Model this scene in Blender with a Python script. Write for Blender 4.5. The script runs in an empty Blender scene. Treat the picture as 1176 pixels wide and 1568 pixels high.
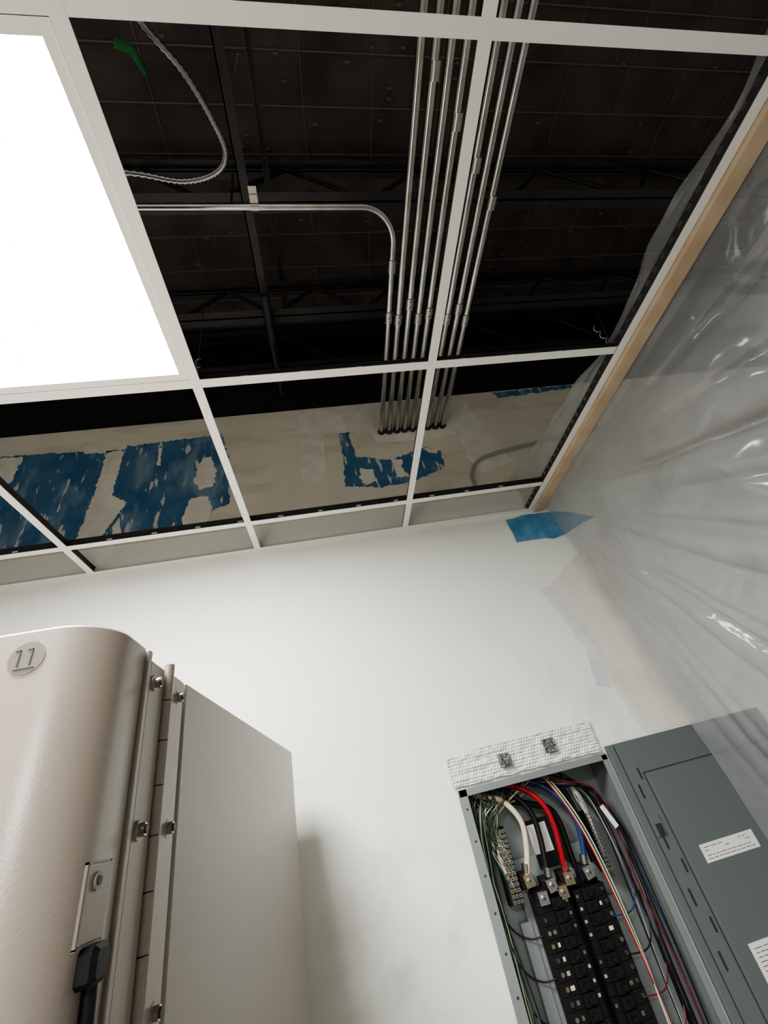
import bpy, math, random
from mathutils import Vector, Matrix, noise
random.seed(7)
S=bpy.context.scene
ZC=1.62   # eye height; everything is authored relative to eye level then lifted
S.view_settings.view_transform='AgX'
S.view_settings.look='AgX - Medium High Contrast'
# ---------------------------------------------------------------- materials
def srgb(r,g,b):
    f=lambda c:((c/255+0.055)/1.055)**2.4 if c/255>0.04045 else c/255/12.92
    return (f(r),f(g),f(b),1)
def mat(name,col,rough=.5,metal=0,var=0,vscale=8,bump=0,bscale=60,col2=None,spec=.5,coat=0):
    m=bpy.data.materials.new(name);m.use_nodes=True
    nt=m.node_tree;b=nt.nodes['Principled BSDF']
    c=srgb(*col);b.inputs['Base Color'].default_value=c
    b.inputs['Roughness'].default_value=rough;b.inputs['Metallic'].default_value=metal
    b.inputs['Specular IOR Level'].default_value=spec
    b.inputs['Coat Weight'].default_value=coat
    tc=nt.nodes.new('ShaderNodeTexCoord')
    if var or col2:
        n=nt.nodes.new('ShaderNodeTexNoise');n.inputs['Scale'].default_value=vscale;n.inputs['Detail'].default_value=6
        nt.links.new(tc.outputs['Object'],n.inputs['Vector'])
        r=nt.nodes.new('ShaderNodeValToRGB')
        r.color_ramp.elements[0].position=.35;r.color_ramp.elements[1].position=.65
        c2=srgb(*col2) if col2 else tuple(max(0,x*(1-var)) for x in c[:3])+(1,)
        r.color_ramp.elements[0].color=c2;r.color_ramp.elements[1].color=c
        nt.links.new(n.outputs['Fac'],r.inputs['Fac']);nt.links.new(r.outputs['Color'],b.inputs['Base Color'])
    if bump:
        n=nt.nodes.new('ShaderNodeTexNoise');n.inputs['Scale'].default_value=bscale;n.inputs['Detail'].default_value=3
        nt.links.new(tc.outputs['Object'],n.inputs['Vector'])
        bp=nt.nodes.new('ShaderNodeBump');bp.inputs['Strength'].default_value=bump;bp.inputs['Distance'].default_value=.002
        nt.links.new(n.outputs['Fac'],bp.inputs['Height']);nt.links.new(bp.outputs['Normal'],b.inputs['Normal'])
    return m
def overlay(m,col,scale3,lo,hi,mx,near=None):
    # blend a second surface colour in through stretched noise, optionally only near a point
    nt=m.node_tree;b=nt.nodes['Principled BSDF'];src=b.inputs['Base Color'].links[0].from_socket
    tc=nt.nodes.new('ShaderNodeTexCoord');mp=nt.nodes.new('ShaderNodeMapping');mp.inputs['Scale'].default_value=scale3
    nt.links.new(tc.outputs['Object'],mp.inputs['Vector'])
    nn=nt.nodes.new('ShaderNodeTexNoise');nn.inputs['Scale'].default_value=1;nn.inputs['Detail'].default_value=7;nt.links.new(mp.outputs[0],nn.inputs['Vector'])
    m2=nt.nodes.new('ShaderNodeMapRange');m2.inputs['From Min'].default_value=lo;m2.inputs['From Max'].default_value=hi;m2.inputs['To Max'].default_value=mx
    nt.links.new(nn.outputs['Fac'],m2.inputs['Value']);fac=m2.outputs[0]
    if near:
        vd=nt.nodes.new('ShaderNodeVectorMath');vd.operation='DISTANCE';vd.inputs[1].default_value=near[0]
        nt.links.new(tc.outputs['Object'],vd.inputs[0])
        m1=nt.nodes.new('ShaderNodeMapRange');m1.inputs['From Min'].default_value=near[1];m1.inputs['From Max'].default_value=near[2];m1.inputs['To Min'].default_value=1;m1.inputs['To Max'].default_value=0
        nt.links.new(vd.outputs['Value'],m1.inputs['Value'])
        mm=nt.nodes.new('ShaderNodeMath');mm.operation='MULTIPLY';nt.links.new(m1.outputs[0],mm.inputs[0]);nt.links.new(fac,mm.inputs[1]);fac=mm.outputs[0]
    mc=nt.nodes.new('ShaderNodeMix');mc.data_type='RGBA';mc.inputs['B'].default_value=srgb(*col)
    nt.links.new(fac,mc.inputs['Factor']);nt.links.new(src,mc.inputs['A']);nt.links.new(mc.outputs['Result'],b.inputs['Base Color'])
M={}
M['wall']=mat('white_wall_paint',(242,244,237),.55,bump=.1,bscale=250,var=.03,vscale=2)
overlay(M['wall'],(184,168,152),(9,9,9),.5,.72,.5,((.13,1.473,-.30),.08,.36))
overlay(M['wall'],(200,196,188),(7,7,4),.5,.7,.45,((.80,1.473,.25),.10,.45))
M['drywall']=mat('raw_drywall',(230,224,210),.85,var=.10,vscale=3,bump=.2,bscale=80)
overlay(M['drywall'],(202,194,180),(3,3,9),.52,.6,.5)
M['mud']=mat('joint_compound',(238,234,224),.85,var=.14,vscale=14,bump=.4,bscale=60)
M['edge']=mat('bare_wall_primer',(232,228,220),.7,var=.05,vscale=6)
overlay(M['edge'],(206,200,190),(8,8,3),.5,.62,.6)
M['blue']=mat('blue_primer',(80,122,158),.75,col2=(60,104,144),vscale=10,bump=.3,bscale=70)
overlay(M['blue'],(226,224,216),(34,34,9),.59,.64,.85)
overlay(M['blue'],(150,172,186),(12,12,5),.54,.66,.55)
M['deck']=mat('black_deck',(90,78,75),.8,col2=(66,58,57),vscale=5,bump=.6,bscale=40)
M['seam']=mat('black_deck_seam',(108,98,95),.7)
M['black']=mat('black_steel',(50,48,51),.45,var=.3)
M['grid']=mat('white_grid_paint',(240,238,233),.4)
M['web']=mat('grid_web_metal',(70,70,70),.5,metal=.4)
M['conduit']=mat('galvanised_conduit',(200,198,195),.2,metal=1,var=.2,vscale=20)
M['flex']=mat('armored_flex_steel',(160,160,160),.3,metal=1)
M['steel']=mat('zinc_steel',(180,178,174),.3,metal=1)
M['cab']=mat('beige_powder_coat',(164,153,141),.34,bump=.07,bscale=420,var=.03)
M['cabd']=mat('beige_powder_coat_darker',(150,142,132),.4)  # slightly darker beige for latch outline, lock and badge disc
M['wood']=mat('pine_strip',(206,184,160),.75,col2=(190,166,140),vscale=12)
M['floor']=mat('concrete_floor',(118,115,110),.5,var=.15,vscale=3)
M['box']=mat('panel_box_gray',(150,156,156),.45,metal=.4,var=.1)
M['cover']=mat('panel_cover_gray',(98,106,105),.45,bump=.05,bscale=300)
M['coverd']=mat('panel_seam_dark',(44,50,50),.6)
M['label']=mat('paper_label',(232,230,226),.5)
M['ink']=mat('label_ink',(90,90,92),.6)
M['plast']=mat('black_breaker_plastic',(22,22,24),.5,spec=.35)
M['brass']=mat('bronze_terminal',(172,158,132),.4,metal=1)
M['w_white']=mat('white_insulation',(220,206,182),.4)
M['w_black']=mat('black_insulation',(18,18,20),.4)
M['w_red']=mat('red_insulation',(160,26,36),.4)
M['w_dred']=mat('dark_red_insulation',(110,30,44),.4)
M['w_blue']=mat('blue_insulation',(40,60,108),.4)
M['w_green']=mat('green_insulation',(24,84,58),.4)
M['w_purple']=mat('purple_insulation',(92,62,90),.4)
M['w_gray']=mat('gray_insulation',(160,160,155),.4)
M['tape']=mat('blue_painters_tape',(110,160,194),.6,col2=(78,136,182),vscale=20)
M['green']=mat('green_tape',(40,110,55),.6)
M['smear']=mat('pale_blue_smear',(206,212,216),.7,col2=(226,226,220),vscale=12)
M['foil']=mat('foil_bubble',(238,236,232),.25,metal=.15,var=.12,vscale=60)
# emissive diffuser
m=bpy.data.materials.new('led_diffuser');m.use_nodes=True
b=m.node_tree.nodes['Principled BSDF'];b.inputs['Base Color'].default_value=(.9,.9,.9,1)
b.inputs['Emission Color'].default_value=(1,.985,.96,1);b.inputs['Emission Strength'].default_value=76
M['led']=m
# plastic sheet
m=bpy.data.materials.new('clear_poly_film');m.use_nodes=True;nt=m.node_tree
b=nt.nodes['Principled BSDF'];b.inputs['Base Color'].default_value=(.57,.58,.60,1);b.inputs['Roughness'].default_value=.17
b.inputs['Specular IOR Level'].default_value=.9
tr=nt.nodes.new('ShaderNodeBsdfTranslucent');tr.inputs['Color'].default_value=(.66,.67,.70,1)
tp=nt.nodes.new('ShaderNodeBsdfTransparent');tp.inputs['Color'].default_value=(.95,.955,.965,1)
mx1=nt.nodes.new('ShaderNodeMixShader');mx1.inputs[0].default_value=.3
mx2=nt.nodes.new('ShaderNodeMixShader')
tc=nt.nodes.new('ShaderNodeTexCoord');n=nt.nodes.new('ShaderNodeTexNoise');n.inputs['Scale'].default_value=2.5;n.inputs['Detail'].default_value=4;n.inputs['Distortion'].default_value=.4
mr=nt.nodes.new('ShaderNodeMapRange');mr.inputs['From Min'].default_value=.3;mr.inputs['From Max'].default_value=.7
mr.inputs['To Min'].default_value=.52;mr.inputs['To Max'].default_value=.70
nt.links.new(tc.outputs['Object'],n.inputs['Vector']);nt.links.new(n.outputs['Fac'],mr.inputs['Value'])
nb=nt.nodes.new('ShaderNodeTexNoise');nb.inputs['Scale'].default_value=6;nb.inputs['Detail'].default_value=2.5;nb.inputs['Distortion'].default_value=.9
nt.links.new(tc.outputs['Object'],nb.inputs['Vector'])
bp=nt.nodes.new('ShaderNodeBump');bp.inputs['Strength'].default_value=.5;bp.inputs['Distance'].default_value=.02
nt.links.new(nb.outputs['Fac'],bp.inputs['Height']);nt.links.new(bp.outputs['Normal'],b.inputs['Normal'])
nt.links.new(b.outputs[0],mx1.inputs[1]);nt.links.new(tr.outputs[0],mx1.inputs[2])
nt.links.new(mr.outputs[0],mx2.inputs[0]);nt.links.new(mx1.outputs[0],mx2.inputs[1]);nt.links.new(tp.outputs[0],mx2.inputs[2])
nt.links.new(mx2.outputs[0],nt.nodes['Material Output'].inputs['Surface'])
M['film']=m
# ---------------------------------------------------------------- mesh builder
def catmull(pts,sub=8):
    P=[Vector(p) for p in pts]
    if len(P)<3: return P
    P=[P[0]*2-P[1]]+P+[P[-1]*2-P[-2]]
    out=[]
    for i in range(1,len(P)-2):
        a,b,c,d=P[i-1],P[i],P[i+1],P[i+2]
        for k in range(sub):
            t=k/sub
            out.append(.5*((2*b)+(c-a)*t+(2*a-5*b+4*c-d)*t*t+(3*b-a-3*c+d)*t**3))
    out.append(P[-2]);return out
class MB:
    def __init__(s): s.v=[];s.f=[];s.mi=[];s.sm=[];s.mats=[]
    def m(s,k):
        if k not in s.mats:s.mats.append(k)
        return s.mats.index(k)
    def add(s,vs,fs,k,smooth=False):
        o=len(s.v);s.v+= [tuple(v) for v in vs];mi=s.m(k)
        for f in fs: s.f.append([o+i for i in f]);s.mi.append(mi);s.sm.append(smooth)
        return s
    def box(s,x0,x1,y0,y1,z0,z1,k,rot=None):
        vs=[Vector((x,y,z)) for x in(x0,x1) for y in(y0,y1) for z in(z0,z1)]
        if rot:
            c=Vector(((x0+x1)/2,(y0+y1)/2,(z0+z1)/2));vs=[c+rot@(v-c) for v in vs]
        return s.add(vs,[(0,1,3,2),(4,6,7,5),(0,4,5,1),(2,3,7,6),(0,2,6,4),(1,5,7,3)],k)
    def tube(s,pts,r,k,n=10,cap=True):
        pts=[Vector(p) for p in pts];vs=[];fs=[]
        t=(pts[1]-pts[0]).normalized();u=t.orthogonal().normalized()
        for i,p in enumerate(pts):
            a=pts[max(0,i-1)];c=pts[min(len(pts)-1,i+1)];t=(c-a).normalized()
            u=(u-t*u.dot(t)).normalized();w=t.cross(u)
            rr=r(i) if callable(r) else r
            for j in range(n):
                an=2*math.pi*j/n;vs.append(p+u*math.cos(an)*rr+w*math.sin(an)*rr)
        for i in range(len(pts)-1):
            for j in range(n):
                fs.append((i*n+j,i*n+(j+1)%n,(i+1)*n+(j+1)%n,(i+1)*n+j))
        s.add(vs,fs,k,True)
        if cap:
            e=(len(pts)-1)*n
            s.add(vs[:n],[tuple(reversed(range(n)))],k);s.add(vs[e:],[tuple(range(n))],k)
        return s
    def wire(s,pts,r,k,n=8,sub=8): return s.tube(catmull(pts,sub),r,k,n)
    def prism(s,prof,z0,z1,k,smooth=False):
        n=len(prof);vs=[(x,y,z0) for x,y in prof]+[(x,y,z1) for x,y in prof]
        s.add(vs,[(i,(i+1)%n,n+(i+1)%n,n+i) for i in range(n)],k,smooth)
        s.add([(x,y,z1) for x,y in prof],[tuple(range(n))],k)
        s.add([(x,y,z0) for x,y in prof],[tuple(reversed(range(n)))],k);return s
    def cyl(s,p0,p1,r,k,n=16): return s.tube([p0,p1],r,k,n)
    def build(s,name,parent=None,bevel=0,weld=False):
        me=bpy.data.meshes.new(name);me.from_pydata(s.v,[],s.f)
        for k in s.mats: me.materials.append(M[k])
        me.polygons.foreach_set('material_index',s.mi);me.polygons.foreach_set('use_smooth',s.sm);me.update()
        ob=bpy.data.objects.new(name,me);bpy.context.collection.objects.link(ob)
        if parent: ob.parent=parent
        if weld or bevel:
            w=ob.modifiers.new('weld','WELD');w.merge_threshold=1e-5
        if bevel:
            b=ob.modifiers.new('bevel','BEVEL');b.width=bevel;b.segments=2;b.limit_method='ANGLE';b.angle_limit=math.radians(50)
        return ob
def empty(name):
    e=bpy.data.objects.new(name,None);bpy.context.collection.objects.link(e);return e
def ragged(pts,step=.02,j=.006,seed=0):
    rnd=random.Random(seed);out=[]
    for i in range(len(pts)):
        a=Vector(pts[i]);b=Vector(pts[(i+1)%len(pts)]);n=max(1,int((b-a).length/step))
        for k in range(n):
            p=a+(b-a)*k/n;out.append((p.x+rnd.uniform(-j,j),p.y+rnd.uniform(-j,j)))
    return out
def decal(mb,pts,y,k,step=.02,j=.006,seed=0):
    r=ragged(pts,step,j,seed);mb.add([(x,y,z) for x,z in r],[tuple(range(len(r)))],k)
# ---------------------------------------------------------------- room shell
XL,XR,YB,YW,YW2=-2.9,3.2,-3.0,1.473,1.62
FL=-ZC;DK=2.55;ZP=1.075
hx0,hx1,hz0,hz1=.302,.800,-.95,-.004
w=MB()
w.box(XL,hx0,YW,YW2,FL,ZP,'wall');w.box(hx1,XR,YW,YW2,FL,ZP,'wall')
w.box(hx0,hx1,YW,YW2,hz1,ZP,'wall');w.box(hx0,hx1,YW,YW2,FL,hz0,'wall')
w.box(XL,XR,YW,YW2,ZP,1.81,'drywall')
w.box(XL,XR,YW+.03,YW2,1.81,DK,'black')
wall=w.build('wall_front')
d=MB();y=YW-.0012
decal(d,[(-1.9,1.67),(-1.406,1.674),(-1.041,1.655),(-.80,1.66),(-.41,1.677),(-.376,1.51),(-.367,1.223),(-.559,1.131),(-1.007,1.112),(-1.30,1.118),(-1.9,1.12)],y,'blue',seed=1,step=.012,j=.006)
decal(d,[(.176,1.653),(.222,1.656),(.225,1.55),(.233,1.412),(.405,1.365),(.5,1.40),(.607,1.423),(.667,1.389),(.651,1.278),(.501,1.216),(.32,1.20),(.156,1.232),(.169,1.422)],y,'blue',seed=2,step=.012,j=.006)
decal(d,[(1.10,1.80),(1.62,1.805),(1.60,1.775),(1.12,1.745)],y,'blue',seed=3)
y=YW-.0024
decal(d,[(-.938,1.643),(-.863,1.632),(-.87,1.35),(-.80,1.30),(-.885,1.106),(-.97,1.112),(-.95,1.35)],y,'mud',seed=4,step=.012,j=.005)
decal(d,[(-1.05,1.69),(-.84,1.69),(-.86,1.64),(-.93,1.625),(-1.04,1.635)],y,'mud',seed=31,step=.012,j=.005)
decal(d,[(-1.40,1.66),(-1.30,1.66),(-1.31,1.5),(-1.38,1.47),(-1.42,1.5)],y,'mud',seed=5,step=.012,j=.006)
decal(d,[(-1.42,1.30),(-1.33,1.32),(-1.27,1.22),(-1.30,1.12),(-1.42,1.12)],y,'mud',seed=35,step=.012,j=.006)
decal(d,[(-.50,1.52),(-.455,1.52),(-.43,1.42),(-.44,1.33),(-.50,1.32),(-.53,1.38)],y,'mud',seed=6,step=.012,j=.006)
decal(d,[(-.53,1.28),(-.46,1.28),(-.44,1.18),(-.47,1.12),(-.56,1.13),(-.56,1.2)],y,'mud',seed=7,step=.012,j=.006)
decal(d,[(-.705,1.62),(-.69,1.62),(-.685,1.50),(-.70,1.50)],y,'mud',seed=17,step=.02,j=.003)
decal(d,[(-.84,1.17),(-.82,1.22),(-.80,1.13),(-.83,1.11)],y,'mud',seed=18,step=.02,j=.003)
decal(d,[(.245,1.33),(.30,1.32),(.31,1.24),(.25,1.22),(.225,1.27)],y,'mud',seed=8,step=.012,j=.006)
decal(d,[(.40,1.37),(.46,1.36),(.44,1.31),(.47,1.24),(.40,1.25),(.41,1.31)],y,'mud',seed=9,step=.012,j=.006)
decal(d,[(.58,1.42),(.66,1.40),(.64,1.37),(.60,1.385)],y,'mud',seed=19,step=.012,j=.005)
decal(d,[(-.02,1.80),(.36,1.80),(.36,1.60),(.10,1.60),(.08,1.3),(-.05,1.25)],y,'mud',seed=10,step=.05,j=.01)
decal(d,[(.76,1.80),(.92,1.80),(.95,1.5),(1.02,1.25),(.80,1.2),(.78,1.5)],y,'mud',seed=11,step=.05,j=.01)
decal(d,[(.34,1.60),(.80,1.60),(.78,1.50),(.60,1.47),(.36,1.49)],YW-.003,'mud',seed=12,step=.03,j=.01)
d.build('drywall_patches',wall)
d=MB()
decal(d,[(.845,.57),(.89,.575),(.95,.30),(.93,.18),(.88,.19),(.905,.3)],YW-.0012,'smear',seed=13,step=.02,j=.008)
decal(d,[(.885,.574),(1.3,.85),(1.3,.02),(.96,.02),(.93,.18),(.95,.30)],YW-.0009,'edge',seed=14,step=.03,j=.005)
d.build('paint_edge',wall)
MB().box(XL,XR,YB-.1,YB,FL,DK,'wall').build('wall_back')
MB().box(XL-.1,XL,YB,YW2,FL,DK,'wall').build('wall_left')
MB().box(XR,XR+.1,YB,YW2,FL,DK,'wall').build('wall_right')
MB().box(XL-.1,XR+.1,YB-.1,YW2,FL-.1,FL,'floor').build('floor')
c=MB();c.box(XL-.1,XR+.1,YB-.1,YW2,DK,DK+.08,'deck')
yy=YB+.1
while yy<YW:
    c.box(XL,XR,yy,yy+.006,DK-.006,DK,'seam');yy+=.165
for xx in [x*.31-2.6 for x in range(19)]:
    c.box(xx,xx+.004,YB,YW,DK-.005,DK,'seam')
rp=random.Random(5)
for i in range(150):
    px,py=rp.uniform(-1.2,2.6),rp.uniform(-.3,1.45)
    c.box(px,px+.022,py,py+.010,DK-.012,DK,'seam')
c.build('ceiling')
# ---------------------------------------------------------------- joists
def joist(y,z0,z1,pitch,ph):
    j=MB()
    for z in(z0,z1):
        j.box(XL+.02,XR-.02,y-.035,y-.004,z-.004,z,'black');j.box(XL+.02,XR-.02,y+.004,y+.035,z-.004,z,'black')
        s=1 if z==z0 else -1
        a,b=sorted((z,z+s*.032))
        j.box(XL+.02,XR-.02,y-.009,y-.004,a,b,'black');j.box(XL+.02,XR-.02,y+.004,y+.009,a,b,'black')
    x=XL+.1+ph;up=True
    while x+pitch<XR:
        a=z0+.01 if up else z1-.01;b=z1-.01 if up else z0+.01
        j.cyl((x,y,a),(x+pitch,y,b),.010,'black',8);x+=pitch;up=not up
    return j.build('open_web_steel_joist')
joist(.60,2.02,2.45,.32,0);jm=joist(1.05,2.0,2.28,.22,.1);joist(1.40,2.1,2.45,.3,.05);joist(-.3,2.0,2.45,.3,.1);joist(-1.3,2.0,2.45,.3,.1)
br=MB()
br.box(-.115,-.08,-2.9,1.44,1.985,1.992,'black');br.box(-.115,-.11,-2.9,1.44,1.985,2.02,'black')
br.box(-.02,.005,-2.9,1.44,2.30,2.306,'black');br.box(-.02,-.014,-2.9,1.44,2.27,2.306,'black')
br.cyl((-.10,1.0,1.96),(-.09,1.45,1.90),.012,'black',8)
br.cyl((-.09,.90,1.90),(-.09,1.12,1.90),.02,'black',12)
br.cyl((-.09,1.02,1.90),(-.09,1.02,1.98),.006,'black',8)
br.build('bridging_angle',jm)
# ---------------------------------------------------------------- suspended grid
CZ=.95
g=MB()
def tee_x(y,x0,x1,h=.034):
    g.box(x0,x1,y-.012,y+.012,CZ,CZ+.0012,'grid');g.box(x0,x1,y-.001,y+.001,CZ+.0012,CZ+h,'web')
    g.box(x0,x1,y-.003,y+.003,CZ+h-.006,CZ+h,'web')
    x=x0+.06
    while x<x1-.05:
        g.box(x,x+.018,y-.0016,y+.0016,CZ+.012,CZ+.018,'grid');x+=.15
def tee_y(x,y0,y1,h=.034):
    g.box(x-.012,x+.012,y0,y1,CZ-.0006,CZ+.0012,'grid');g.box(x-.001,x+.001,y0,y1,CZ+.0012,CZ+h,'web')
    g.box(x-.003,x+.003,y0,y1,CZ+h-.006,CZ+h,'web')
xs=[-2.74,-2.12,-1.495,-.873,-.251,.371]
ys=[-2.38,-1.775,-1.165,-.555,.056,.662,1.279]
for x in xs: tee_y(x,YB,YW-.002)
for y_ in ys: tee_x(y_,XL,.957)
g.box(XL,.99,YW-.022,YW-.0005,CZ-.001,CZ+.0008,'grid');g.box(XL,.99,YW-.0015,YW-.0003,CZ,CZ+.022,'grid')
g.box(.950,.976,YB,YW,CZ-.0012,CZ+.001,'grid');g.box(.948,.951,YB,YW,CZ,CZ+.024,'web')
yy=YB
while yy<YW:
    g.box(.946,.9485,yy,yy+.014,CZ+.010,CZ+.018,'steel');yy+=.034
g.build('suspended_ceiling_grid')
h=MB()
h.tube([(.955,.665,.985),(.965,.664,1.02),(1.205,.606,1.98)],.0018,'steel',6)
h.wire([(.955+.006*math.cos(i),.665+.006*math.sin(i),.985+i*.006) for i in range(18)],.0014,'steel',6,3)
h.tube([(-.251,.662,.985),(-.262,.70,1.97)],.0014,'steel',6)
h.tube([(-.251,.056,.985),(-.19,.08,1.97)],.0014,'steel',6)
h.wire([(-.251+.006*math.cos(i),.662+.006*math.sin(i),.985+i*.006) for i in range(14)],.0014,'steel',6,3)
h.wire([(-.03,.14,1.4),(-.05,.18,1.45),(-.08,.2,1.55),(-.1,.17,1.9)],.0014,'steel',6)
h.build('hanger_wire')
# ---------------------------------------------------------------- LED troffers
def troffer(x0,y0):
    e=empty('led_ceiling_panel_light');t=MB();x1=x0+.596;y1=y0+.58
    z=CZ+.0015
    fr=.018
    t.box(x0,x1,y0,y0+fr,z,z+.012,'grid');t.box(x0,x1,y1-fr,y1,z,z+.012,'grid')
    t.box(x0,x0+fr,y0+fr,y1-fr,z,z+.012,'grid');t.box(x1-fr,x1,y0+fr,y1-fr,z,z+.012,'grid')
    t.box(x0,x1,y0,y1,z+.012,z+.05,'grid');t.build('frame',e)
    p=MB();p.add([(x0+fr,y0+fr,z+.004),(x1-fr,y0+fr,z+.004),(x1-fr,y1-fr,z+.004),(x0+fr,y1-fr,z+.004)],[(3,2,1,0)],'led');p.build('diffuser',e)
troffer(-.860,.069)
troffer(-.860,-1.76)  # unseen panel behind the camera, added as fill light to soften contrast
# ---------------------------------------------------------------- conduits
CH=1.56
cb=MB();R=.0125
cx=[.432,.474,.516,.558,.600,.642,.684,.724]
for i,x in enumerate(cx):
    cb.tube([(x+.008,-2.95,CH),(x,.9,CH),(x,1.468,CH)],R,'conduit',20)
    yc=[.86,.80,.86,.84,.80,.87,.83,.88][i]
    cb.cyl((x,yc-.022,CH),(x,yc+.022,CH),R+.004,'steel',20)
    cb.cyl((x,yc-.01,CH-R-.010),(x,yc-.01,CH-R),.004,'steel',8);cb.cyl((x,yc+.012,CH-R-.010),(x,yc+.012,CH-R),.004,'steel',8)
    if i%2: 
        yc=.12+.05*i;cb.cyl((x+.005,yc-.02,CH),(x+.005,yc+.02,CH),R+.0035,'steel',20)
    cb.cyl((x,1.455,CH),(x,1.468,CH),R+.007,'web',20)
cb.build('electrical_conduit_bundle')
bc=MB();R=.0115
pts=[(-2.8,.47,CH),(-.5,.47,CH),(.28,.478,CH)]
for k in range(1,17):
    a=k/16*math.pi/2;pts.append((.28+.112*math.sin(a),.478+.112*(1-math.cos(a)),CH))
pts+= [(.392,.75,CH),(.392,1.468,CH)]
bc.tube(pts,R,'conduit',20)
for yc in(.66,.85): bc.cyl((.392,yc-.022,CH),(.392,yc+.022,CH),R+.004,'steel',20)
bc.cyl((.392,.85,CH-R-.012),(.392,.85,CH-R),.004,'steel',8)
bc.cyl((.392,1.455,CH),(.392,1.468,CH),R+.007,'web',20)
bc.cyl((-.054-.012,.474,CH),(-.054+.012,.474,CH),R+.003,'steel',20)
bc.box(-.066,-.042,.44,.46,CH-.012,CH+.03,'steel');bc.box(-.066,-.042,.42,.455,CH-.006,CH-.003,'steel')
bc.cyl((-.13,.49,CH),(-.13,.50,CH+.42),.004,'black',8)
bc.build('bent_electrical_conduit')
fx=MB()
pts=catmull([(-.28,-.1,1.72),(-.26,.03,1.62),(-.245,.105,CH),(-.174,.190,CH),(-.128,.279,CH),(-.111,.347,CH),(-.149,.391,CH),(-.245,.41,CH),(-.377,.391,CH),(-.55,.37,1.50),(-.6,.36,1.2),(-.6,.36,1.03)],16)
fx.tube(pts,lambda i:.0068+.0036*(i%2),'flex',12);fx.build('flexible_metal_conduit')
fx=MB()
pts=catmull([(.761,1.462,1.13),(.765,1.46,1.19),(.80,1.455,1.25),(.861,1.45,1.29),(1.0,1.45,1.32),(1.215,1.45,1.352),(1.6,1.45,1.40)],22)
fx.tube(pts,lambda i:.0055+.002*(i%2),'w_gray',12);fx.build('flexible_metal_conduit')
gt=MB()
strip=catmull([(-.315,.148,CH),(-.29,.155,CH+.01),(-.273,.170,CH-.01),(-.262,.195,CH)],6)
vs=[];
for i,p in enumerate(strip): vs+=[p+Vector((-.002,.009,-.004)),p+Vector((.005,-.010,.004))]
gt.add(vs,[(2*i,2*i+1,2*i+3,2*i+2) for i in range(len(strip)-1)],'green',True)
o=gt.build('green_tape_flag');sm=o.modifiers.new('s','SOLIDIFY');sm.thickness=.001
# ---------------------------------------------------------------- wood strip, film
MB().box(.978,1.026,YB+.02,YW-.002,CZ-.014,CZ+.002,'wood').build('wood_furring_strip',bevel=.002)
def filmmesh(name,us,vs,fn):
    b=MB();nu,nv=len(us),len(vs)
    b.add([fn(u,v) for u in us for v in vs],[(i*nv+j,i*nv+j+1,(i+1)*nv+j+1,(i+1)*nv+j) for i in range(nu-1) for j in range(nv-1)],'film',True)
    return b.build(name)
def ridge(t): return 1-abs(2*(t-math.floor(t))-1)
def sheet(y,z):
    dy=1.50-y;dz=.99-z
    r=math.hypot(dy,dz);ang=math.atan2(dz,dy)
    edge=min(1,max(0,dz-.05)/.25);edw=min(1,max(0,dy-.05)/.3)
    wob=.12*noise.noise(Vector((y*2.2,z*2.2,5)))
    a=.008*math.sin(ang*22+1.5*noise.noise(Vector((y*2,z*2,0))))*min(1,r)
    a+=.040*(ridge(ang*3.3+wob)**8-.15)*min(1,r)+.020*(ridge(ang*7.1+wob*2+.3)**7-.15)*min(1,r)
    n1=noise.noise(Vector((y*1.6+3,z*1.6,1)))*.07
    n2=abs(noise.noise(Vector((y*4+z*2,z*5-y*2,2))))*.036
    n3=abs(noise.noise(Vector((y*9+z*4,z*8,7))))*.014
    x=1.034+.085*dz+ (a+n1)*edge*edw+(n2+n3)*edge*(.25+.75*edw)
    if z>.93: x=1.029
    return (x,y,z)
us=[-2.4+i*(1.452+2.4)/340 for i in range(341)]
vz=[FL+.01+j*(.952-FL-.01)/240 for j in range(241)]
filmmesh('plastic_dust_sheet',us,vz,sheet)
def flap(y,t):
    top=.045+.03*noise.noise(Vector((y*4,0,9)))+.18*max(0,y-.7)
    z=CZ+.004+top*t
    return (.966+.012*noise.noise(Vector((y*9,t*2,4)))*t+.015*abs(noise.noise(Vector((y*5+t*2,t*3,1))))*t-.03*t,y,z)
filmmesh('plastic_dust_sheet',[-1+i*2.46/200 for i in range(201)],[j/12 for j in range(13)],flap)
t=MB()
decal(t,[(.835,.915),(.95,.93),(1.07,.93),(1.25,.87),(1.20,.845),(1.05,.80),(1.0,.79),(.83,.80)],YW-.004,'tape',seed=21,step=.03,j=.006)
decal(t,[(.84,.90),(.93,.90),(.92,.83),(.85,.82)],YW-.0052,'tape',seed=22,step=.03,j=.004)
t.build('blue_painters_tape')
# ---------------------------------------------------------------- cabinet
cab=empty('electrical_cabinet');T=.178
r=.044;prof=[(-.86,.436),(-.86,.352+r)]
for k in range(1,17):
    a=k/16*math.pi/2;prof.append((-.86+r-r*math.cos(a),.352+r-r*math.sin(a)))
for k in range(0,17):
    a=k/16*math.pi/2;prof.append((-.188-r+r*math.sin(a),.352+r-r*math.cos(a)))
prof+=[(-.188,.434)]
dr=MB();dr.prism(prof,-1.45,T+.004,'cab',False);o=dr.build('door',cab,bevel=.003)
for p in o.data.polygons: p.use_smooth=True
bd=MB();bd.prism([(-.85,.44),(-.194,.44),(-.194,.548),(-.187,.552),(-.153,1.296),(-.157,1.30),(-.82,1.30)],-1.55,T-.002,'cab');bd.build('body',cab,bevel=.0015)
MB().prism([(-.83,.48),(-.21,.48),(-.18,1.28),(-.80,1.28)],FL,-1.55,'web').build('plinth',cab)
dt=MB()
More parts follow.
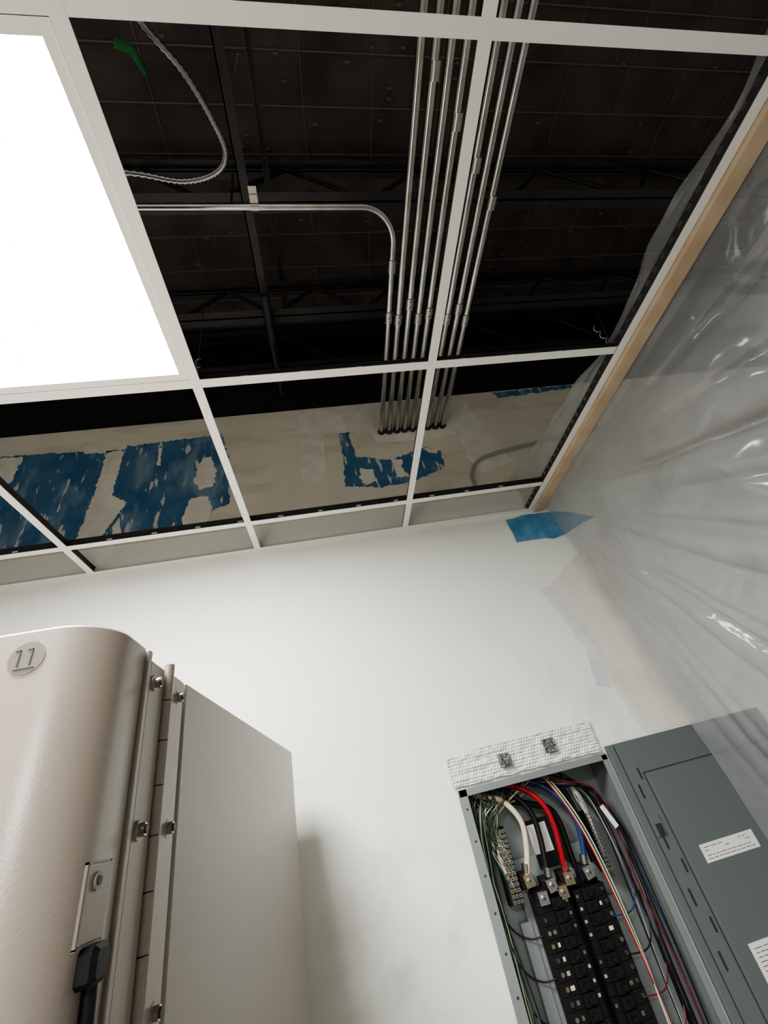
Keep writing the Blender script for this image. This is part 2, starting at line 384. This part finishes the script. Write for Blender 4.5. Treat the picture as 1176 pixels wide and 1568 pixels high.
dt.box(-.196,-.1855,.4345,.4425,-1.45,T+.002,'cab')
dt.box(-.194,-.1885,.449,.486,-1.44,T-.004,'cab')
dt.box(-.194,-.1865,.500,.541,-1.44,T-.004,'cab')
dt.build('hinge_leaves',cab,bevel=.001)
hk=MB();z=T+.003
while z>-1.4:
    L=.038;hk.cyl((-.187,.4925,z-L),(-.187,.4925,z),.0056,'cab',16);z-=L+.0012
hk.cyl((-.187,.4925,-1.42),(-.187,.4925,T+.001),.0045,'web',12)
hk.build('hinge_knuckles',cab)
bo=MB();z=.153
while z>-1.4:
    for y_ in(.4585,.5245):
        bo.cyl((-.190,y_,z),(-.186,y_,z),.0075,'cab',20);bo.cyl((-.186,y_,z),(-.181,y_,z),.0052,'steel',6)
        bo.cyl((-.181,y_,z),(-.1795,y_,z),.0035,'web',10)
    z-=.1235
bo.build('hinge_bolts',cab)
la=MB()
la.box(-.192,-.1868,.386,.417,-.030,.012,'cab');la.build('latch_plate',cab,bevel=.001)
la=MB()
for a in((.3845,.386,-.031,.0135),(.417,.4185,-.031,.0135),(.3845,.4185,-.0315,-.030),(.3845,.4185,.012,.0135)):
    la.box(-.192,-.1875,a[0],a[1],a[2],a[3],'cabd')
la.cyl((-.187,.398,.002),(-.185,.398,.002),.0055,'cabd',20);la.cyl((-.185,.398,.002),(-.1843,.398,.002),.0028,'web',12)
la.build('lock',cab)
kb=MB()
pf=[(.391,-.034),(.394,-.031),(.410,-.031),(.413,-.034),(.413,-.048),(.410,-.051),(.394,-.051),(.391,-.048)]
n=len(pf)
kb.add([(-.189,a,b) for a,b in pf]+[(-.180,a,b) for a,b in pf]+[(-.177,.402+(a-.402)*.7,-.041+(b+.041)*.7) for a,b in pf],
 [(i,(i+1)%n,n+(i+1)%n,n+i) for i in range(n)]+[(n+i,n+(i+1)%n,2*n+(i+1)%n,2*n+i) for i in range(n)]+[tuple(range(2*n,3*n))],'plast')
kb.wire([(-.184,.404,-.047),(-.184,.406,-.07),(-.184,.409,-.12),(-.185,.412,-.25)],.0045,'plast',12)
kb.build('swing_handle',cab,bevel=.001)
lg=MB()
lg.cyl((-.245,.3522,.157),(-.245,.3513,.157),.0135,'cabd',32)
for sx in(-.006,.003):
    lg.box(-.245+sx,-.245+sx+.0010,.3507,.3514,.151,.164,'ink');lg.box(-.245+sx-.003,-.245+sx+.0010,.3507,.3514,.1634,.1644,'ink')
lg.box(-.2525,-.2375,.3507,.3514,.1480,.1488,'ink')
lg.build('round_badge',cab)
# ---------------------------------------------------------------- breaker panel
pn=empty('breaker_panel')
b=MB()
x0,x1,z0,z1,yb=.304,.798,-.948,-.006,1.60
b.box(x0,x1,yb-.002,yb,z0,z1,'box')
b.box(x0,x0+.002,YW-.004,yb,z0,z1,'box');b.box(x1-.002,x1,YW-.004,yb,z0,z1,'box')
b.box(x0,x1,YW-.004,yb,z1-.002,z1,'box');b.box(x0,x1,YW-.004,yb,z0,z0+.002,'box')
b.box(x0-.004,x0+.024,YW-.0055,YW-.0035,z0,z1+.004,'box');b.box(x1-.018,x1,YW-.0055,YW-.0035,z0,z1,'box')
b.box(x0,x1,YW-.0055,YW-.0035,z1-.014,z1+.004,'box');b.box(x0,x1,YW-.0055,YW-.0035,z0,z0+.02,'box')
for k in range(12): b.cyl((x0+.012,YW-.0065,-.05-k*.075),(x0+.012,YW-.005,-.05-k*.075),.003,'coverd',10)
b.build('box',pn,bevel=.0006)
it=MB();rb=random.Random(11)
it.box(.425,.675,1.575,1.580,-.93,-.20,'box')
it.box(.40,.43,1.57,1.59,-.93,-.33,'box');it.box(.672,.70,1.57,1.59,-.93,-.33,'box')
it.box(.445,.655,1.555,1.575,-.93,-.275,'plast')
k=0;z=-.290
while z>-.92:
    for s in(-1,1):
        c=.55
        oy=rb.choice((0,0,.004))
        xo=c+s*.104;xi=c+s*.010
        a,bx=sorted((xo,xi));it.box(a,bx,1.525+oy,1.56,z-.0245,z,'plast')
        a,bx=sorted((c+s*.030,c+s*.062));it.box(a,bx,1.515+oy,1.526+oy,z-.0235,z-.001,'plast')
        off=rb.choice((.036,.040,.044))
        a,bx=sorted((c+s*off,c+s*(off+.011)));it.box(a,bx,1.506+oy,1.517+oy,z-.017,z-.008,'plast')
        if rb.random()<.75:
            it.cyl((c+s*.093,1.520+oy,z-.012),(c+s*.093,1.527+oy,z-.012),.0048,rb.choice(('brass','steel','web')),10)
        if rb.random()<.6:
            a,bx=sorted((c+s*.072,c+s*.072+s*rb.uniform(.006,.012)))
            it.box(a,bx,1.5235+oy,1.5255+oy,z-.017,z-.009,rb.choice(('brass','w_gray','w_white')))
        if rb.random()<.7:
            a,bx=sorted((c+s*.013,c+s*.020));it.box(a,bx,1.5235+oy,1.5255+oy,z-.016,z-.010,rb.choice(('w_gray','brass')))
    z-=.0256;k+=1
it.build('breakers',pn)
lu=MB()
for(x,z,kk) in((.446,-.243,'brass'),(.505,-.265,'steel'),(.560,-.262,'brass'),(.622,-.262,'steel'),(.470,-.285,'steel'),(.53,-.285,'brass')):
    rt=Matrix.Rotation(random.uniform(-.2,.2),3,'Y')
    lu.box(x-.014,x+.014,1.515,1.545,z-.014,z+.014,kk,rt)
    lu.cyl((x,1.509,z),(x,1.516,z),.008,'steel',6);lu.cyl((x,1.5085,z),(x,1.5095,z),.004,'web',6)
    lu.box(x-.018,x+.018,1.545,1.575,z-.02,z+.018,'plast')
lu.box(.505,.60,1.56,1.575,-.235,-.12,'plast')
lu.build('main_lugs',pn,bevel=.001)
def bar(xa,za,xb,zb,wd,cols,nm):
    m_=MB();n=14
    d_=Vector((xb-xa,0,zb-za));L=d_.length;d_.normalize();sd=Vector((-d_.z,0,d_.x))
    p=lambda s,t,y:(xa+d_.x*s*L+sd.x*t*wd,y,za+d_.z*s*L+sd.z*t*wd)
    vs=[p(s,t,y) for s in(0,1) for t in(-.5,.5) for y in(1.535,1.552)]
    m_.add(vs,[(0,1,3,2),(4,6,7,5),(0,4,5,1),(2,3,7,6),(0,2,6,4),(1,5,7,3)],'plast' if cols==2 else 'web')
    vs=[p(s,t,y) for s in(-.02,1.02) for t in(-.6,.6) for y in(1.552,1.575)]
    m_.add(vs,[(0,1,3,2),(4,6,7,5),(0,4,5,1),(2,3,7,6),(0,2,6,4),(1,5,7,3)],'plast')
    for c_ in range(cols):
        t=(c_+.5)/cols-.5
        for i in range(n):
            q=p((i+.5)/n,t*.9,1.535);m_.cyl((q[0],1.528,q[2]),(q[0],1.536,q[2]),.0044,'steel',8)
            m_.cyl((q[0],1.5274,q[2]),(q[0],1.5282,q[2]),.002,'plast',6)
    m_.build(nm,pn)
bar(.408,-.118,.402,-.285,.034,3,'neutral_bar');bar(.692,-.135,.692,-.275,.020,2,'ground_bar')
cw=MB()
cw.wire([(.345,1.56,-.012),(.384,1.535,-.030),(.44,1.52,-.055),(.475,1.515,-.11),(.470,1.52,-.17),(.446,1.525,-.235)],.0080,'w_white',12)
cw.wire([(.43,1.57,-.012),(.47,1.54,-.035),(.515,1.53,-.09),(.522,1.53,-.15),(.505,1.53,-.255)],.0085,'w_black',12)
cw.wire([(.44,1.55,-.012),(.50,1.525,-.030),(.55,1.51,-.075),(.568,1.51,-.14),(.558,1.525,-.255)],.0078,'w_red',12)
cw.wire([(.52,1.56,-.012),(.58,1.54,-.04),(.630,1.52,-.10),(.642,1.52,-.17),(.622,1.53,-.255)],.0078,'w_blue',12)
cw.wire([(.38,1.58,-.012),(.44,1.565,-.05),(.53,1.55,-.08),(.60,1.555,-.12),(.605,1.56,-.25)],.0088,'w_black',12)
cw.wire([(.50,1.58,-.012),(.56,1.565,-.03),(.64,1.55,-.06),(.665,1.555,-.12),(.665,1.56,-.25)],.0088,'w_black',12)
cw.wire([(.36,1.57,-.012),(.38,1.57,-.08),(.36,1.57,-.2),(.35,1.56,-.4),(.35,1.56,-.94)],.005,'w_black',10)
for(x,z) in((.446,-.226),(.505,-.247),(.560,-.243),(.622,-.243)): cw.cyl((x,1.526,z),(x+.004,1.524,z+.02),.0105,'steel',14)
cw.build('feeder_cables',pn)
sw=MB();rn=random.Random(3)
for i in range(34):
    t=rn.random();sx=rn.uniform(.33,.60);tz=-.12-.16*rn.random();tx=rn.choice([.390,.402,.414])
    k_=rn.choice(['w_gray','w_gray','steel','w_white','w_green','brass'])
    my=rn.uniform(1.505,1.57)
    sw.wire([(sx,1.57,-.010),(sx*.5+.40*.5+rn.uniform(-.02,.02),my,-.03-rn.random()*.03),(.395+rn.uniform(-.03,.02),my,-.075-rn.random()*.02),(tx-.02,1.535,(tz-.09)/2),(tx,1.535,tz)],.0016,k_,6,6)
for i in range(24):
    k_=rn.choice(['w_green','w_green','w_gray','w_gray','w_black','w_white','steel']);x=rn.uniform(.312,.352);y_=rn.uniform(1.50,1.59)
    sx=rn.uniform(.33,.45)
    sw.wire([(sx,y_,-.010),((sx+x)/2,y_,-.06),(x+.01,y_,-.16),(x+rn.uniform(-.01,.02),y_,-.30),(x+rn.uniform(-.01,.02),y_-.01,-.46),(x+rn.uniform(-.01,.03),y_,-.7),(x,y_,-.94)],.0019,k_,6,6)
for i in range(14):
    k_=rn.choice(['w_dred','w_purple','w_blue','w_black','w_dred','w_black','w_gray']);y_=rn.uniform(1.50,1.57);x=rn.uniform(.735,.78)
    sx=rn.uniform(.45,.72)
    sw.wire([(sx,1.57,-.012),((sx+.70)/2,y_,-.03-rn.random()*.03),(.725+rn.uniform(-.02,.01),y_,-.08),(x,y_,-.18),(x+rn.uniform(-.01,.01),y_,-.32),(x+rn.uniform(-.015,.01),y_,-.50),(x+rn.uniform(-.02,.0),y_,-.94)],.0020,k_,6,6)
for i in range(7):
    z=-.36-.075*i;k_=rn.choice(['w_black','w_dred','w_blue','w_black'])
    sw.wire([(.76,1.55,z+.10+rn.uniform(-.03,.03)),(.735,1.53,z+.03),(.70,1.52,z),(.645,1.523,z)],.0018,k_,6,6)
for i in range(6):
    z=-.36-.08*i
    sw.wire([(.345,1.58,z+.10),(.37,1.57,z+.03),(.41,1.56,z),(.455,1.55,z)],.002,'w_black',6,6)
for dx,k_ in((0,'w_white'),(.005,'w_green'),(-.004,'w_red'),(.009,'w_white')):
    sw.wire([(.57+dx,1.55,-.012),(.60+dx,1.51,-.04),(.645+dx,1.495,-.18),(.665+dx*.6,1.49,-.40),(.668-dx*.5,1.49,-.60),(.67+dx,1.50,-.94)],.0020,k_,8)
for i in range(8):
    k_=rn.choice(['w_white','w_gray','w_green']);sx=rn.uniform(.5,.65)
    sw.wire([(sx,1.57,-.012),(.66,1.54,-.05),(.685+rn.uniform(-.01,.01),1.53,-.10),(.692,1.53,-.15-.015*i)],.0017,k_,6,6)
sw.build('branch_wires',pn)
pl=MB();pl.box(.728,.742,1.490,1.492,-.185,-.125,'label',Matrix.Rotation(-.35,3,'Y'))
pl.box(.500,.560,1.556,1.558,-.20,-.13,'label');pl.build('wire_tag',pn)
cv=MB();ys0,ys1=1.455,1.470
cv.box(.802,1.385,ys0,ys1,-.97,.014,'cover');o=cv.build('trim_cover',pn,bevel=.002)
cs=MB();yf=ys0-.0008
def line(xa,xb,za,zb): cs.box(xa,xb,yf,ys0+.0005,za,zb,'coverd')
line(.880,.8825,-.95,-.075);line(.880,1.33,-.0765,-.074);line(.825,.8275,-.97,.01)
for z in(-.10,-.22,-.34,-.46): line(.845,.851,z-.035,z)
for z in(-.06,-.28,-.40): line(.866,.872,z-.03,z)
line(.889,.895,-.43,-.39)
cs.build('cover_seams',pn)
dp=MB();dp.box(.886,1.33,ys0-.004,ys0,-.95,-.080,'cover');dp.box(.832,.862,ys0-.004,ys0,-.225,-.175,'cover')
dp.box(.838,.856,ys0-.007,ys0-.003,-.222,-.196,'coverd');dp.build('cover_door',pn,bevel=.0015)
lb=MB();yl=ys0-.005
lb.box(.935,1.112,yl,yl+.001,-.305,-.265,'label');lb.box(.93,1.10,yl,yl+.001,-.62,-.465,'label')
def ink(xa,xb,za,zb): lb.box(xa,xb,yl-.0004,yl+.0005,za,zb,'ink')
for i,zz in enumerate((-.272,-.279,-.290,-.297)): 
    x=.945
    while x<1.09:
        L=rn.uniform(.006,.02);ink(x,min(x+L,1.1),zz-.0012,zz);x+=L+.004+(.05 if rn.random()<.15 else 0)
zz=-.475
while zz>-.61:
    x=.94
    while x<1.07:
        L=rn.uniform(.006,.03);ink(x,min(x+L,1.09),zz-.0012,zz);x+=L+.004
    zz-=.008
lb.build('cover_labels',pn)
fo=MB();nx,nz=420,72
def fp(i,j):
    u=i/nx;v=j/nz
    x=.290+.497*u;z=.006+.088*v+.004*noise.noise(Vector((u*12,v*2,3)))
    if u<.3: z-= .010*(1-u/.3)*v
    row=math.floor(z/.0087);xx=x+(.005 if row%2 else 0)
    du=(xx/.010-math.floor(xx/.010))-.5;dv=(z/.0087-row)-.5
    bub=max(0,1-(du*du+dv*dv)/.19)**.5
    y=YW-.006-.0042*bub-.008*abs(noise.noise(Vector((u*9,v*3,1))))-.004*noise.noise(Vector((u*25,v*7,1)))
    return (x,y,z)
fo.add([fp(i,j) for i in range(nx+1) for j in range(nz+1)],[(i*(nz+1)+j,i*(nz+1)+j+1,(i+1)*(nz+1)+j+1,(i+1)*(nz+1)+j) for i in range(nx) for j in range(nz)],'foil',True)
fo.box(.449,.487,YW-.021,YW-.0185,.026,.062,'ink');fo.box(.605,.643,YW-.021,YW-.0185,.034,.072,'ink')
for i in range(26):
    for(cx_,cz_) in((.451,.028),(.607,.036)):
        a=cx_+rn.randrange(8)*.0044;c_=cz_+rn.randrange(8)*.0042;fo.box(a,a+.0035,YW-.0216,YW-.0206,c_,c_+.0035,'w_gray')
fo.build('foil_bubble_insulation')
# ---------------------------------------------------------------- lift to floor level
for o in list(bpy.data.objects):
    if o.parent is None: o.location.z+=ZC
wd=bpy.data.worlds.new('world');S.world=wd;wd.use_nodes=True
wd.node_tree.nodes['Background'].inputs[0].default_value=(.5,.5,.5,1);wd.node_tree.nodes['Background'].inputs[1].default_value=.2
# ---------------------------------------------------------------- camera
X=Vector((3747,522,-627)).normalized();Y=Vector((-40,-466,-627)).normalized();Y=(Y-X*X.dot(Y)).normalized();Z=X.cross(Y)
cd=bpy.data.cameras.new('camera');cd.sensor_fit='VERTICAL';cd.sensor_height=36;cd.lens=36*627/1568;cd.clip_start=.01
co=bpy.data.objects.new('camera',cd);bpy.context.collection.objects.link(co)
R_=Matrix(((X.x,X.y,X.z),(Y.x,Y.y,Y.z),(Z.x,Z.y,Z.z)))
co.matrix_world=Matrix.Translation((0,0,ZC))@R_.to_4x4()
S.camera=co
